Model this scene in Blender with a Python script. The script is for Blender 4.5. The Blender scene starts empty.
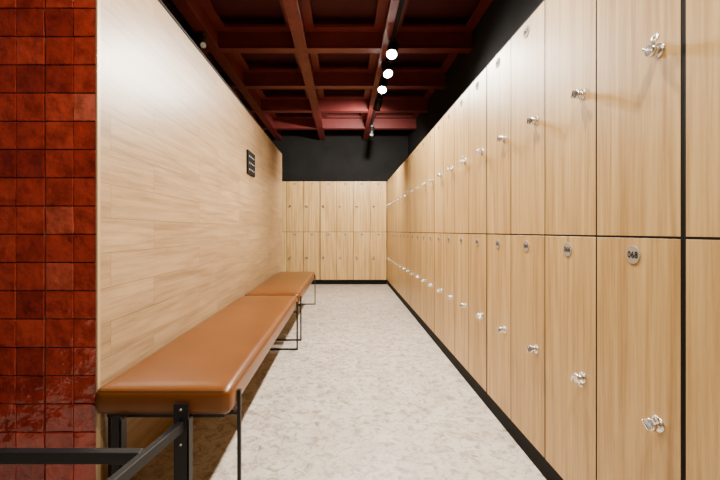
import bpy, bmesh, math, random
from mathutils import Vector, Matrix
random.seed(7)
scene = bpy.context.scene
CH = 1.03; XR = 0.83; YB = 7.33; XL = -0.92; Y0 = 1.42; Y1 = 5.64
ZC = 2.90; XW = -1.76; XRW = 1.32; YBW = 7.84; YF = -2.2

# ---------------------------------------------------------------- materials
def mat(name):
    m = bpy.data.materials.new(name); m.use_nodes = True
    nt = m.node_tree
    return m, nt, nt.nodes['Principled BSDF']
def simple(name, col, rough=0.5, metal=0.0, emis=None, es=0, spec=0.5):
    m, nt, b = mat(name)
    b.inputs['Base Color'].default_value = (*col, 1)
    b.inputs['Roughness'].default_value = rough
    b.inputs['Metallic'].default_value = metal
    b.inputs['Specular IOR Level'].default_value = spec
    if emis:
        b.inputs['Emission Color'].default_value = (*emis, 1)
        b.inputs['Emission Strength'].default_value = es
    return m
def N(nt, t, **kw):
    n = nt.nodes.new(t)
    for k, v in kw.items(): setattr(n, k, v)
    return n
def ramp(nt, pts):
    r = N(nt, 'ShaderNodeValToRGB'); e = r.color_ramp.elements
    while len(e) < len(pts): e.new(0.5)
    for i, (p, c) in enumerate(pts):
        e[i].position = p; e[i].color = (*c, 1)
    return r
def math_n(nt, op, a=None, b=None):
    n = N(nt, 'ShaderNodeMath', operation=op)
    for i, v in enumerate((a, b)):
        if v is None: continue
        if isinstance(v, (int, float)): n.inputs[i].default_value = v
        else: nt.links.new(v, n.inputs[i])
    return n.outputs[0]
def mix(nt, mode, f, a, b):
    n = N(nt, 'ShaderNodeMix', data_type='RGBA', blend_type=mode)
    if isinstance(f, (int, float)): n.inputs[0].default_value = f
    else: nt.links.new(f, n.inputs[0])
    for i, v in ((6, a), (7, b)):
        if isinstance(v, tuple): n.inputs[i].default_value = (*v, 1)
        else: nt.links.new(v, n.inputs[i])
    return n.outputs[2]

def wood(name, light, dark, scl_fine, scl_big, offset_attr=None, rough=0.42, planks=False, ringk=26, ringw=0.14, r0=0.40, r1=0.70):
    m, nt, b = mat(name); L = nt.links.new
    tc = N(nt, 'ShaderNodeTexCoord'); vec = tc.outputs['Object']
    tone = None
    if planks:
        sp = N(nt, 'ShaderNodeSeparateXYZ'); L(vec, sp.inputs[0])
        cb = N(nt, 'ShaderNodeCombineXYZ'); L(sp.outputs[1], cb.inputs[0]); L(sp.outputs[2], cb.inputs[1])
        br = N(nt, 'ShaderNodeTexBrick'); L(cb.outputs[0], br.inputs['Vector'])
        br.offset = 0.37; br.offset_frequency = 2
        br.inputs['Color1'].default_value = (0, 0, 0, 1); br.inputs['Color2'].default_value = (1, 1, 1, 1)
        br.inputs['Mortar'].default_value = (0.5, 0.5, 0.5, 1)
        br.inputs['Scale'].default_value = 1; br.inputs['Mortar Size'].default_value = 0.001
        br.inputs['Mortar Smooth'].default_value = 0.1
        br.inputs['Brick Width'].default_value = 0.92; br.inputs['Row Height'].default_value = 0.135
        rnd = br.outputs['Color']; tone = rnd
    else:
        at = N(nt, 'ShaderNodeAttribute', attribute_name='rnd'); rnd = at.outputs['Color']; tone = rnd
    sc = N(nt, 'ShaderNodeVectorMath', operation='SCALE'); L(rnd, sc.inputs[0]); sc.inputs['Scale'].default_value = 37.0
    ad = N(nt, 'ShaderNodeVectorMath', operation='ADD'); L(vec, ad.inputs[0]); L(sc.outputs[0], ad.inputs[1])
    m1 = N(nt, 'ShaderNodeMapping'); m1.inputs['Scale'].default_value = scl_fine; L(ad.outputs[0], m1.inputs[0])
    n1 = N(nt, 'ShaderNodeTexNoise'); n1.inputs['Scale'].default_value = 1; n1.inputs['Detail'].default_value = 6
    n1.inputs['Roughness'].default_value = 0.75; L(m1.outputs[0], n1.inputs['Vector'])
    m2 = N(nt, 'ShaderNodeMapping'); m2.inputs['Scale'].default_value = scl_big; L(ad.outputs[0], m2.inputs[0])
    n2 = N(nt, 'ShaderNodeTexNoise'); n2.inputs['Scale'].default_value = 1; n2.inputs['Detail'].default_value = 1.5
    n2.inputs['Distortion'].default_value = 0.1; L(m2.outputs[0], n2.inputs['Vector'])
    rings = math_n(nt, 'SINE', math_n(nt, 'MULTIPLY', n2.outputs[0], ringk * 6.283))
    rings = math_n(nt, 'MULTIPLY', math_n(nt, 'ADD', rings, 1.0), 0.5)
    rings = math_n(nt, 'POWER', rings, 2.0)
    g = math_n(nt, 'ADD', math_n(nt, 'MULTIPLY', n1.outputs[0], 0.80), math_n(nt, 'MULTIPLY', rings, ringw))
    g = math_n(nt, 'ADD', g, math_n(nt, 'MULTIPLY', n2.outputs[0], 0.2))
    r = ramp(nt, [(r0, light), (r1, dark)]); L(g, r.inputs[0])
    tr = ramp(nt, [(0, (0.82, 0.80, 0.78)), (1, (1.0, 1.0, 1.0))]) if planks else ramp(nt, [(0, (0.92, 0.91, 0.89)), (1, (1, 1, 1))])
    L(tone, tr.inputs[0])
    col = mix(nt, 'MULTIPLY', 1.0, r.outputs[0], tr.outputs[0])
    if planks: col = mix(nt, 'MIX', br.outputs['Fac'], col, (dark[0]*0.6, dark[1]*0.55, dark[2]*0.5))
    L(col, b.inputs['Base Color'])
    b.inputs['Roughness'].default_value = rough
    bp = N(nt, 'ShaderNodeBump'); bp.inputs['Strength'].default_value = 0.12; bp.inputs['Distance'].default_value = 0.002
    L(g, bp.inputs['Height']); L(bp.outputs[0], b.inputs['Normal'])
    return m

M_LOCK = wood('oak_laminate', (0.72, 0.475, 0.185), (0.40, 0.215, 0.062), (52, 52, 1.5), (3.6, 3.6, 0.28), ringk=9, ringw=0.075, r0=0.38, r1=0.68)
M_WALL = wood('oak_planks', (0.41, 0.265, 0.135), (0.22, 0.130, 0.060), (30, 2.0, 48), (3, 0.7, 6), planks=True, ringk=5, rough=0.34, ringw=0.07)
M_BLACK = simple('black_carcass', (0.003, 0.003, 0.003), 0.75, spec=0.15)
M_STEEL = simple('black_powdercoat', (0.005, 0.005, 0.006), 0.5, 0.0, spec=0.3)
M_TRACK = simple('track_black', (0.01, 0.006, 0.006), 0.9, spec=0.1)
M_CHROME = simple('chrome', (0.92, 0.90, 0.88), 0.22, 1.0)
M_PLATE = simple('brushed_number_plate', (0.33, 0.285, 0.22), 0.65, 0.0, spec=0.3)
M_INK = simple('engraved_ink', (0.004, 0.0035, 0.003), 0.9, spec=0.1)
M_GROUT = simple('dark_grout', (0.17, 0.075, 0.05), 0.85)
M_WHITE = simple('pale_marking', (0.45, 0.45, 0.42), 0.5)  # plain pale grey buttons on the keypad plate
M_LENS = simple('lamp_lens', (1, 1, 1), 0.3, 0, (1.0, 0.96, 0.90), 90)
M_LENSOFF = simple('lamp_lens_off', (0.5, 0.5, 0.5), 0.15, 0.5)
M_TRIM = simple('pale_metal_trim', (0.45, 0.30, 0.16), 0.35, 0.2)

def wallpaint(name, c1, c2, rough=0.8, scale=3, spec=0.5):
    m, nt, b = mat(name); L = nt.links.new
    tc = N(nt, 'ShaderNodeTexCoord'); n = N(nt, 'ShaderNodeTexNoise'); n.inputs['Scale'].default_value = scale; n.inputs['Detail'].default_value = 8
    L(tc.outputs['Object'], n.inputs['Vector']); r = ramp(nt, [(0.3, c1), (0.7, c2)]); L(n.outputs[0], r.inputs[0])
    L(r.outputs[0], b.inputs['Base Color']); b.inputs['Roughness'].default_value = rough; b.inputs['Specular IOR Level'].default_value = spec
    bp = N(nt, 'ShaderNodeBump'); bp.inputs['Strength'].default_value = 0.1; bp.inputs['Distance'].default_value = 0.01
    L(n.outputs[0], bp.inputs['Height']); L(bp.outputs[0], b.inputs['Normal'])
    return m
M_DARKWALL = wallpaint('black_paint', (0.006, 0.0055, 0.0055), (0.011, 0.010, 0.0095), spec=0.2)
M_RED = wallpaint('red_steel', (0.100, 0.013, 0.0125), (0.14, 0.020, 0.0185), 0.5, 5, 0.35)
M_REDDECK = wallpaint('red_deck', (0.050, 0.007, 0.007), (0.075, 0.011, 0.010), 0.65, 2, 0.3)

# floor
M_FLOOR, nt, b = mat('mottled_vinyl'); L = nt.links.new
tc = N(nt, 'ShaderNodeTexCoord')
a = N(nt, 'ShaderNodeTexNoise'); a.inputs['Scale'].default_value = 22; a.inputs['Detail'].default_value = 10; a.inputs['Roughness'].default_value = 0.78; a.inputs['Distortion'].default_value = 0.8
L(tc.outputs['Object'], a.inputs['Vector'])
c = N(nt, 'ShaderNodeTexNoise'); c.inputs['Scale'].default_value = 6.0; c.inputs['Detail'].default_value = 5; L(tc.outputs['Object'], c.inputs['Vector'])
r1 = ramp(nt, [(0.36, (0.20, 0.155, 0.115)), (0.45, (0.38, 0.32, 0.26)), (0.55, (0.58, 0.51, 0.44)), (0.70, (0.40, 0.34, 0.275))]); L(a.outputs[0], r1.inputs[0])
r2 = ramp(nt, [(0.35, (0.82, 0.79, 0.75)), (0.6, (1, 1, 1))]); L(c.outputs[0], r2.inputs[0])
L(mix(nt, 'MULTIPLY', 1.0, r1.outputs[0], r2.outputs[0]), b.inputs['Base Color'])
b.inputs['Roughness'].default_value = 0.40

# tiles
M_TILE, nt, b = mat('red_zellige'); L = nt.links.new
at = N(nt, 'ShaderNodeAttribute', attribute_name='rnd')
sp = N(nt, 'ShaderNodeSeparateColor'); L(at.outputs['Color'], sp.inputs[0])
r = ramp(nt, [(0.0, (0.20, 0.018, 0.011)), (0.35, (0.28, 0.026, 0.014)), (0.75, (0.36, 0.040, 0.020)), (1.0, (0.46, 0.090, 0.048))]); L(sp.outputs[0], r.inputs[0])
tc = N(nt, 'ShaderNodeTexCoord')
n = N(nt, 'ShaderNodeTexNoise'); n.inputs['Scale'].default_value = 20; n.inputs['Detail'].default_value = 6; n.inputs['Roughness'].default_value = 0.6; L(tc.outputs['Object'], n.inputs['Vector'])
rr = ramp(nt, [(0.35, (0.66, 0.58, 0.55)), (0.55, (1, 1, 1))]); L(n.outputs[0], rr.inputs[0])
L(mix(nt, 'MULTIPLY', 1.0, r.outputs[0], rr.outputs[0]), b.inputs['Base Color'])
b.inputs['Roughness'].default_value = 0.12; b.inputs['Coat Weight'].default_value = 0.8; b.inputs['Coat Roughness'].default_value = 0.05
n3 = N(nt, 'ShaderNodeTexNoise'); n3.inputs['Scale'].default_value = 14; n3.inputs['Detail'].default_value = 3; L(tc.outputs['Object'], n3.inputs['Vector'])
bp = N(nt, 'ShaderNodeBump'); bp.inputs['Strength'].default_value = 1.0; bp.inputs['Distance'].default_value = 0.016
L(n3.outputs[0], bp.inputs['Height']); L(bp.outputs[0], b.inputs['Normal']); L(bp.outputs[0], b.inputs['Coat Normal'])

# leather
M_LEATHER, nt, b = mat('tan_leather'); L = nt.links.new
tc = N(nt, 'ShaderNodeTexCoord')
n = N(nt, 'ShaderNodeTexNoise'); n.inputs['Scale'].default_value = 5; n.inputs['Detail'].default_value = 5; L(tc.outputs['Object'], n.inputs['Vector'])
r = ramp(nt, [(0.3, (0.098, 0.027, 0.0022)), (0.7, (0.130, 0.036, 0.0035))]); L(n.outputs[0], r.inputs[0]); L(r.outputs[0], b.inputs['Base Color'])
b.inputs['Roughness'].default_value = 0.34; b.inputs['Coat Weight'].default_value = 0.12; b.inputs['Coat Roughness'].default_value = 0.2
b.inputs['Specular Tint'].default_value = (1.0, 0.8, 0.55, 1)
v = N(nt, 'ShaderNodeTexVoronoi'); v.inputs['Scale'].default_value = 260; L(tc.outputs['Object'], v.inputs['Vector'])
bp = N(nt, 'ShaderNodeBump'); bp.inputs['Strength'].default_value = 0.15; bp.inputs['Distance'].default_value = 0.001
L(v.outputs['Distance'], bp.inputs['Height']); L(bp.outputs[0], b.inputs['Normal'])
M_SEAM = simple('leather_piping', (0.04, 0.011, 0.0015), 0.45)

# ---------------------------------------------------------------- mesh helpers
class MB:
    def __init__(s):
        s.bm = bmesh.new(); s.col = s.bm.loops.layers.float_color.new('rnd')
    def _paint(s, faces, rnd):
        if rnd is None: return
        for f in faces:
            for l in f.loops: l[s.col] = (*rnd, 1)
    def merge(s, src, M, rnd=None, mi=0):
        mp = {}
        for v in src.verts: mp[v] = s.bm.verts.new(M @ v.co)
        fs = []
        for f in src.faces:
            try: nf = s.bm.faces.new([mp[v] for v in f.verts])
            except ValueError: continue
            nf.material_index = mi; nf.smooth = f.smooth; fs.append(nf)
        s._paint(fs, rnd); src.free()
    def box(s, lo, hi, bev=0, M=Matrix(), rnd=None, mi=0, seg=1):
        t = bmesh.new(); bmesh.ops.create_cube(t, size=1)
        c = [(lo[i]+hi[i])/2 for i in range(3)]; d = [abs(hi[i]-lo[i]) for i in range(3)]
        for v in t.verts: v.co = Vector([c[i]+v.co[i]*d[i] for i in range(3)])
        if bev: bmesh.ops.bevel(t, geom=t.edges[:], offset=bev, segments=seg, affect='EDGES', profile=0.5)
        s.merge(t, M, rnd, mi)
    def cyl(s, p0, p1, r0, r1=None, seg=16, M=Matrix(), mi=0, smooth=True):
        r1 = r0 if r1 is None else r1
        t = bmesh.new(); p0 = Vector(p0); p1 = Vector(p1); d = p1-p0
        bmesh.ops.create_cone(t, cap_ends=True, segments=seg, radius1=r0, radius2=r1, depth=d.length)
        q = d.to_track_quat('Z', 'Y').to_matrix().to_4x4()
        for f in t.faces: f.smooth = smooth and len(f.verts) == 4
        s.merge(t, M @ Matrix.Translation((p0+p1)/2) @ q, None, mi)
    def torus(s, c, R, r, axisM=Matrix(), M=Matrix(), mi=0, a=20, bq=8):
        t = bmesh.new(); g = []
        for i in range(a):
            th = 2*math.pi*i/a; row = []
            for j in range(bq):
                ph = 2*math.pi*j/bq
                row.append(t.verts.new(((R+r*math.cos(ph))*math.cos(th), (R+r*math.cos(ph))*math.sin(th), r*math.sin(ph))))
            g.append(row)
        for i in range(a):
            for j in range(bq):
                f = t.faces.new((g[i][j], g[(i+1) % a][j], g[(i+1) % a][(j+1) % bq], g[i][(j+1) % bq])); f.smooth = True
        s.merge(t, M @ Matrix.Translation(c) @ axisM, None, mi)
    def tube(s, pts, r, closed=False, seg=8, mi=0):
        pts = [Vector(p) for p in pts]; n = len(pts); g = []
        up = Vector((0, 0, 1))
        for i, p in enumerate(pts):
            a = pts[(i-1) % n] if (closed or i > 0) else p
            c = pts[(i+1) % n] if (closed or i < n-1) else p
            t = (c-a).normalized(); x = t.cross(up)
            x = x.normalized() if x.length > 1e-4 else Vector((1, 0, 0)); y = x.cross(t)
            g.append([s.bm.verts.new(p + x*r*math.cos(2*math.pi*k/seg) + y*r*math.sin(2*math.pi*k/seg)) for k in range(seg)])
        for i in range(n if closed else n-1):
            for k in range(seg):
                f = s.bm.faces.new((g[i][k], g[(i+1) % n][k], g[(i+1) % n][(k+1) % seg], g[i][(k+1) % seg])); f.smooth = True; f.material_index = mi
    def obj(s, name, mats, parent=None):
        bmesh.ops.recalc_face_normals(s.bm, faces=s.bm.faces[:])
        me = bpy.data.meshes.new(name); s.bm.to_mesh(me); s.bm.free()
        for m in (mats if isinstance(mats, list) else [mats]): me.materials.append(m)
        o = bpy.data.objects.new(name, me); scene.collection.objects.link(o)
        if parent:
            o.parent = parent; o.matrix_parent_inverse = Matrix.Translation(parent.location).inverted()
        return o
def empty(name, loc):
    e = bpy.data.objects.new(name, None); e.location = loc; e.empty_display_size = 0.2
    scene.collection.objects.link(e); return e
def boxobj(name, lo, hi, m, parent=None, bev=0):
    b = MB(); b.box(lo, hi, bev); return b.obj(name, m, parent)

# ---------------------------------------------------------------- room shell
boxobj('floor', (XW-0.1, YF-0.1, -0.1), (XRW+0.1, YBW+0.1, 0), M_FLOOR)
boxobj('wall_right', (XRW, YF-0.1, 0), (XRW+0.1, YBW+0.1, 3.3), M_DARKWALL)
boxobj('wall_back', (XW, YBW, 0), (XRW, YBW+0.1, 3.3), M_DARKWALL)
boxobj('wall_left', (XW-0.1, YF-0.1, 0), (XW, YBW+0.1, 3.3), M_DARKWALL)
boxobj('wall_front', (XW, YF-0.1, 0), (XRW, YF, 3.3), M_DARKWALL)
pw = MB(); pw.box((XL-0.12, Y0+0.012, 0), (XL, Y1, 2.17)); pw.obj('wall_partition', M_WALL)
boxobj('trim_1', (XL-0.005, Y0-0.004, 0), (XL+0.002, Y0+0.012, 2.17), M_TRIM)
boxobj('trim_2', (XL-0.125, Y0+0.012, 2.17), (XL+0.004, Y1+0.004, 2.185), M_BLACK)
# tile wall
e = empty('wall_tiled', ((XW+XL)/2, Y0+0.07, 0))
boxobj('tile_backing', (XW, Y0+0.006, 0), (XL-0.121, Y0+0.12, 2.89), M_GROUT, e)
boxobj('tile_backing_end', (XL-0.121, Y0+0.006, 0), (XL-0.005, Y0+0.0115, 2.17), M_GROUT, e)
t = MB(); P = 0.1055; x = XL-0.007; ci = 0
while x-0.04 > XW:
    w = P*0.80 if ci == 0 else P
    for rI in range(28):
        zb0 = rI*P-0.036; z0 = max(zb0, 0.0); z1 = zb0+P-0.003
        if z1 > 2.17 and x > XL-0.12: continue
        if z1 > 2.88: continue
        ww = min(w-0.003, x-XW-0.002); hh = (z1-z0)/2
        M = Matrix.Translation((x-ww/2, Y0, (z0+z1)/2)) @ Matrix.Rotation(random.uniform(-0.035, 0.035), 4, 'X') @ Matrix.Rotation(random.uniform(-0.035, 0.035), 4, 'Z') @ Matrix.Rotation(random.uniform(-0.006, 0.006), 4, 'Y')
        k = min(1, max(0, random.gauss(0.38 if ci > 1 else 0.6, 0.26)))
        t.box((-ww/2, -0.002, -hh+0.0005), (ww/2, 0.006, hh-0.0005), 0.0018, M, (k, random.random(), 0), seg=2)
    x -= w; ci += 1
    if ci == 2: x -= 0.004
t.obj('tiles', M_TILE, e)

# ceiling : deck, coffers
e = empty('ceiling', (0, 3, 3.2))
boxobj('deck', (XW, YF, 3.2), (XRW, YBW, 3.3), M_REDDECK, e)
cb = MB(); lx = [-1.34, -0.44, 0.44]; ly = [-1.1+1.01*i for i in range(9)]
for X in lx + [XW+0.05]:
    cb.box((X-0.045, YF, ZC+0.012), (X+0.045, YBW, 3.2), 0)
    cb.box((X-0.06, YF, ZC-0.002), (X+0.06, YBW, ZC+0.012), 0.002)
for Y in ly:
    cb.box((XW, Y-0.04, ZC+0.014), (XRW, Y+0.04, 3.2), 0)
    cb.box((XW, Y-0.055, ZC+0.002), (XRW, Y+0.055, ZC+0.014), 0.002)
for X in lx:
    y = -1.0
    while y < YBW:
        cb.cyl((X-0.035, y, ZC-0.006), (X-0.035, y, ZC), 0.006, seg=8); cb.cyl((X+0.035, y+0.06, ZC-0.006), (X+0.035, y+0.06, ZC), 0.006, seg=8)
        y += 0.12
xs = sorted(lx+[XRW+0.045, XW+0.05])
for i in range(len(xs)-1):
    for j in range(len(ly)-1):
        a0, a1, b0, b1 = xs[i]+0.045, xs[i+1]-0.045, ly[j]+0.04, ly[j+1]-0.04
        z0, z1 = 3.08, 3.11; q = 0.09
        cb.box((a0, b0, z0), (a1, b0+q, z1)); cb.box((a0, b1-q, z0), (a1, b1, z1))
        cb.box((a0, b0+q, z0), (a0+q, b1-q, z1)); cb.box((a1-q, b0+q, z0), (a1, b1-q, z1))
cb.obj('coffer_beams', M_RED, e)

# ---------------------------------------------------------------- lockers
def text_into(mb, s, size, M, mi=0):
    cu = bpy.data.curves.new('t', 'FONT'); cu.body = s; cu.size = size; cu.align_x = 'CENTER'; cu.align_y = 'CENTER'; cu.resolution_u = 2
    cu.offset = 0.0005
    o = bpy.data.objects.new('t', cu); scene.collection.objects.link(o)
    bpy.context.view_layer.update()
    dg = bpy.context.evaluated_depsgraph_get(); me = bpy.data.meshes.new_from_object(o.evaluated_get(dg), depsgraph=dg)
    tb = bmesh.new(); tb.from_mesh(me); mb.merge(tb, M, None, mi)
    bpy.data.objects.remove(o); bpy.data.curves.remove(cu); bpy.data.meshes.remove(me)

ZB, ZM, ZT = 0.09, 1.013, 1.985
def lockers(T, TT, u0, cols, w, numfn, depth=0.48):
    n = cols; c = T @ Vector((u0+cols*w/2, depth/2, 0))
    e = empty('locker_cabinet', c)
    car = MB(); W = cols*w
    car.box((u0+0.0005, -0.0114, ZB-0.03), (u0+W-0.0005, depth, ZT+0.008), 0, T)
    car.box((u0+0.0005, -0.004, 0), (u0+W-0.0005, depth-0.03, ZB-0.03), 0, T)
    car.obj('carcass', M_BLACK, e)
    d = MB(); lk = MB(); pl = MB(); tx = MB()
    for i in range(cols):
        a = u0+i*w+(0.0075 if i == 0 else 0.0036); bb = u0+(i+1)*w-(0.0075 if i == cols-1 else 0.0036)
        for k, (z0, z1) in enumerate(((ZB, ZM-0.0035), (ZM+0.0035, ZT))):
            d.box((a, -0.012, z0), (bb, -0.004, z1), 0.0003, T, (random.random(), random.random(), random.random()))
            zc = 0.520 if k == 0 else 1.506; uc = u0+i*w+0.072
            R = T @ Matrix.Translation((uc, -0.012, zc)) @ Matrix.Scale(1.12, 4)
            lk.cyl((0, 0, 0), (0, -0.003, 0), 0.0175, 0.0165, 24, R)
            lk.cyl((0, -0.003, 0), (0, -0.016, 0), 0.0105, 0.0100, 20, R)
            ang = random.choice([0.2, 0.5, 0.9, -0.3])+random.uniform(-.15, .15)
            H = R @ Matrix.Rotation(ang, 4, 'Y')
            lk.cyl((0, -0.016, 0), (0, -0.024, 0), 0.0150, 0.0130, 20, H)
            lk.box((-0.024, -0.023, -0.007), (-0.004, -0.019, 0.007), 0.0015, H)
            lk.torus((-0.027, -0.021, -0.0), 0.0075, 0.0028, Matrix.Rotation(math.pi/2, 4, 'X'), H, a=16, bq=6)
            lk.box((-0.003, -0.034, -0.012), (0.003, -0.024, 0.012), 0.0015, H)
            zp = z1-0.048; up = u0+(i+0.5)*w
            Rp = T @ Matrix.Translation((up, -0.012, zp))
            pl.cyl((0, 0, 0), (0, -0.002, 0), 0.0260, 0.0255, 32, Rp)
            pos = T @ Vector((up, -0.0146, zp))
            text_into(tx, '%03d' % numfn(u0, i, k), 0.0265, Matrix.Translation(pos) @ TT.to_4x4())
    d.obj('doors', M_LOCK, e); lk.obj('cam_locks', M_CHROME, e); pl.obj('number_plates', M_PLATE, e); tx.obj('numbers', M_INK, e)

TR = Matrix(((0, 1, 0, XR+0.012), (1, 0, 0, 0), (0, 0, 1, 0), (0, 0, 0, 1)))
TTR = Matrix(((0, 0, -1), (-1, 0, 0), (0, 1, 0)))
def numR(u0, i, k):
    idx = round((u0-0.93)/0.32)+i
    return (68-2*idx) - (1 if k == 1 else 0)
for m_i in range(-2, 5):
    lockers(TR, TTR, 0.93+1.28*m_i, 4, 0.32, numR, 0.46)
TB = Matrix(((1, 0, 0, 0), (0, 1, 0, YB+0.012), (0, 0, 1, 0), (0, 0, 0, 1)))
TTB = Matrix(((1, 0, 0), (0, 0, -1), (0, 1, 0)))
wB = 0.322
for m_i in range(2):
    u0 = XR-0.004-4*wB*(m_i+1)
    lockers(TB, TTB, u0, 4, wB, (lambda u, i, k, mi=m_i: 28-(4*mi+3-i)*2-(1 if k else 0)), 0.46)

# ---------------------------------------------------------------- benches
def seat(mb, lo, hi, r, crown):
    tb = bmesh.new(); bmesh.ops.create_cube(tb, size=2)
    bmesh.ops.subdivide_edges(tb, edges=tb.edges[:], cuts=23, use_grid_fill=True)
    c = Vector([(lo[i]+hi[i])/2 for i in range(3)]); h = Vector([(hi[i]-lo[i])/2 for i in range(3)])
    for v in tb.verts:
        u = Vector([math.sin(v.co[i]*math.pi/2) for i in range(3)])
        p = Vector([u[i]*h[i] for i in range(3)]); q = Vector([max(-(h[i]-r), min(h[i]-r, p[i])) for i in range(3)])
        dd = p-q
        if dd.length > 1e-6:
            dd = dd.normalized()*r if any(abs(abs(u[i])-1) < 1e-6 for i in range(3)) else dd
        p = q+dd
        if p.z > 0: p.z += crown*(1-abs(u[0])**3)*(1-abs(u[1])**6)*(p.z/h.z)
        s = 1-(p.z/h.z)**2 if abs(p.z) < h.z else 0
        if abs(u[0]) > 0.99: p.x += math.copysign(0.004*s, u[0])
        if abs(u[1]) > 0.99: p.y += math.copysign(0.004*s, u[1])
        v.co = c+p
    for f in tb.faces: f.smooth = True
    mb.merge(tb, Matrix())
def rrect(x0, x1, y0, y1, z, r):
    pts = []
    for cx, cy, a0 in ((x1-r, y1-r, 0), (x0+r, y1-r, 90), (x0+r, y0+r, 180), (x1-r, y0+r, 270)):
        for k in range(7):
            a = math.radians(a0+15*k); pts.append((cx+r*math.cos(a), cy+r*math.sin(a), z))
    return pts
def bench(y0, y1, frames):
    X0, X1 = -0.914, -0.415
    e = empty('bench', ((X0+X1)/2, (y0+y1)/2, 0))
    s = MB(); seat(s, (X0, y0, 0.352), (X1, y1, 0.455), 0.028, 0.012); s.obj('seat', M_LEATHER, e)
    p = MB(); p.tube(rrect(X0+0.004, X1-0.004, y0+0.004, y1-0.004, 0.443, 0.03), 0.0024, True)
    p.tube(rrect(X0+0.003, X1-0.003, y0+0.003, y1-0.003, 0.367, 0.03), 0.0022, True)
    p.obj('piping', M_SEAM, e)
    f = MB()
    f.box((X0+0.03, y0+0.03, 0.335), (X1-0.03, y1-0.03, 0.357), 0.002)
    w = 0.009
    for yy in frames:
        for X in (X0+0.012, X1+0.006+0.004):
            f.box((X-w/2-0.002, yy-w, 0), (X+w/2+0.002, yy+w, 0.342 if X < -0.6 else 0.418), 0.0015)
        f.box((X0+0.012, yy-w, 0), (X1+0.006, yy+w, 0.014), 0.0015)
        f.box((X0+0.012, yy-w, 0.324), (X1+0.006, yy+w, 0.3355), 0.0015)
    f.obj('frame', M_STEEL, e)
    return e
b1 = bench(1.385, 3.40, (1.47, 3.29))
b2 = bench(3.48, 5.40, (3.57, 5.32))

# bolted angle-steel sub frame at the near end, running round to the tiled wall
f = MB()
zt, zb = 0.346, 0.310
f.box((-0.613, 1.366, 0), (-0.559, 1.372, 0.408), 0.001)
f.box((-0.565, 1.366, 0), (-0.559, 1.405, 0.35), 0.001)
f.box((-0.835, 1.366, 0), (-0.803, 1.372, 0.36), 0.001)
f.box((-0.809, 1.366, 0), (-0.803, 1.405, 0.35), 0.001)
f.box((-1.70, 1.17, zb), (-0.632, 1.20, zt), 0.002)
a = Vector((-0.586, 1.366, 0.328)); c = Vector((-0.69, 0.78, 0.328)); dd = (c-a)
M = Matrix.Translation((a+c)/2) @ dd.to_track_quat('Y', 'Z').to_matrix().to_4x4()
f.box((-0.012, -dd.length/2, -0.018), (0.012, dd.length/2, 0.018), 0.002, M)
f.box((-0.705, 0.77, 0), (-0.675, 0.80, 0.346), 0.002)
f.box((-1.70, 1.17, 0), (-1.67, 1.20, 0.33), 0.002)
f.obj('angle_frame', M_STEEL, b1)
f = MB()
for z in (0.388, 0.262):
    f.cyl((-0.586, 1.366, z), (-0.586, 1.361, z), 0.004, seg=6, smooth=False)
f.obj('bolts', M_PLATE, b1)

# ---------------------------------------------------------------- wall keypad
e = empty('keypad_panel', (XL+0.01, 3.76, 1.685))
k = MB(); k.box((XL, 3.58, 1.575), (XL+0.018, 3.86, 1.80), 0.003); k.obj('plate', M_BLACK, e)
k = MB()
for i in range(4):
    for j in range(3):
        k.box((XL+0.018, 3.62+i*0.058, 1.615+j*0.062), (XL+0.020, 3.635+i*0.058, 1.627+j*0.062), 0.0005)
k.obj('markings', M_WHITE, e)

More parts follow.
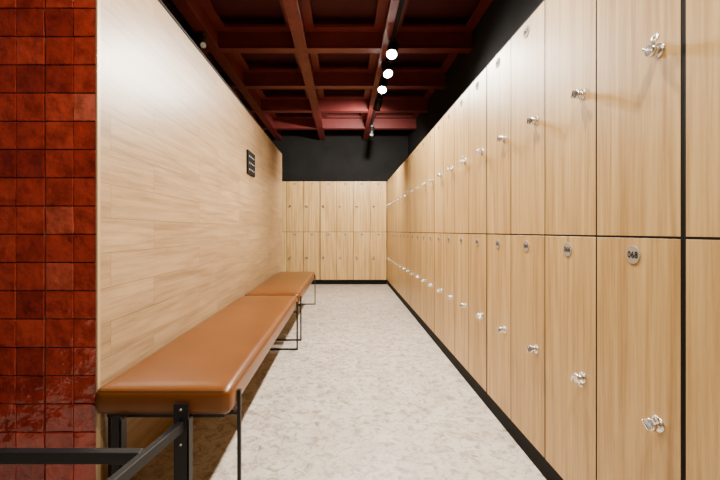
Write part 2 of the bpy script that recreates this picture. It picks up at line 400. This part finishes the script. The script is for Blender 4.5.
# ---------------------------------------------------------------- track lights
XT = 0.47
e = empty('track_light', (XT, 3, ZC))
tr = MB(); tr.box((XT-0.018, 0.0, ZC-0.028), (XT+0.018, 6.7, ZC-0.003), 0.002); tr.obj('track', M_TRACK, e)
def spot_fixture(parent, X, Y, Z, aim, lit=True, idx=0, r=0.042):
    b = MB(); d = (Vector(aim)-Vector((X, Y, Z))).normalized(); p = Vector((X, Y, Z))
    b.cyl((X, Y, Z+0.10), (X, Y, Z+0.01), 0.009, seg=10)
    b.box((X-0.02, Y-0.05, Z+0.07), (X+0.02, Y+0.05, Z+0.1), 0.002)
    b.cyl(p-d*0.10, p+d*0.06, r, r, 24); b.cyl(p-d*0.13, p-d*0.10, r*0.7, r, 24)
    b.torus((0, 0, 0), r, 0.004, Matrix(), Matrix.Translation(p+d*0.06) @ d.to_track_quat('Z', 'Y').to_matrix().to_4x4(), a=24)
    b.obj('spot_head_%d' % idx, M_STEEL, parent)
    b = MB(); b.cyl(p+d*0.0605, p+d*0.063, r*0.92, r*0.92, 24); b.obj('lens_%d' % idx, M_LENS if lit else M_LENSOFF, parent)
    return p+d*0.09, d
def lamp(name, loc, d, energy, angle=150, blend=0.8, r=0.05, col=(1.0, 0.92, 0.80)):
    l = bpy.data.lights.new(name, 'SPOT'); l.energy = energy; l.spot_size = math.radians(angle); l.spot_blend = blend
    l.shadow_soft_size = r; l.color = col
    o = bpy.data.objects.new(name, l); o.location = loc; o.rotation_euler = Vector(d).to_track_quat('-Z', 'Y').to_euler()
    scene.collection.objects.link(o); o.parent = e; o.matrix_parent_inverse = Matrix.Translation(e.location).inverted()
for i, (Y, aim, en, an) in enumerate(((0.3, (-0.5, 1.0, 0), 240, 150), (1.5, (-0.7, 1.8, 0.5), 310, 150), (2.7, (-0.3, 2.9, 0), 230, 150),
        (3.70, (0.05, 2.3, 0.6), 320, 150), (4.15, (0.75, 2.9, 0.8), 150, 150), (4.62, (0.1, 3.2, 0.6), 140, 150), (5.3, (-0.1, 7.3, 0.9), 620, 148))):
    p, d = spot_fixture(e, XT, Y, ZC-0.115, aim, True, i, 0.052)
    lamp('lamp_%d' % i, p, d, en, an)
spot_fixture(e, XT, 6.4, ZC-0.2, (0.2, 5.5, 1.0), False, 9, 0.03)
e2 = empty('ceiling_spotlight', (-1.34, 3.6, ZC))
spot_fixture(e2, -1.34, 3.6, ZC-0.10, (-0.6, 2.2, 1.8), False, 0, 0.028)

w = bpy.data.worlds.new('world'); scene.world = w; w.use_nodes = True
w.node_tree.nodes['Background'].inputs[0].default_value = (0.6, 0.55, 0.5, 1); w.node_tree.nodes['Background'].inputs[1].default_value = 0.1

# ---------------------------------------------------------------- camera
cd = bpy.data.cameras.new('camera'); cam = bpy.data.objects.new('camera', cd); scene.collection.objects.link(cam)
cam.location = (0, 0, CH); cam.rotation_euler = (math.pi/2, 0, 0)
cd.sensor_width = 36; cd.lens = 19.0; cd.shift_x = 16/720; cd.shift_y = -9/720; cd.clip_start = 0.02
scene.camera = cam
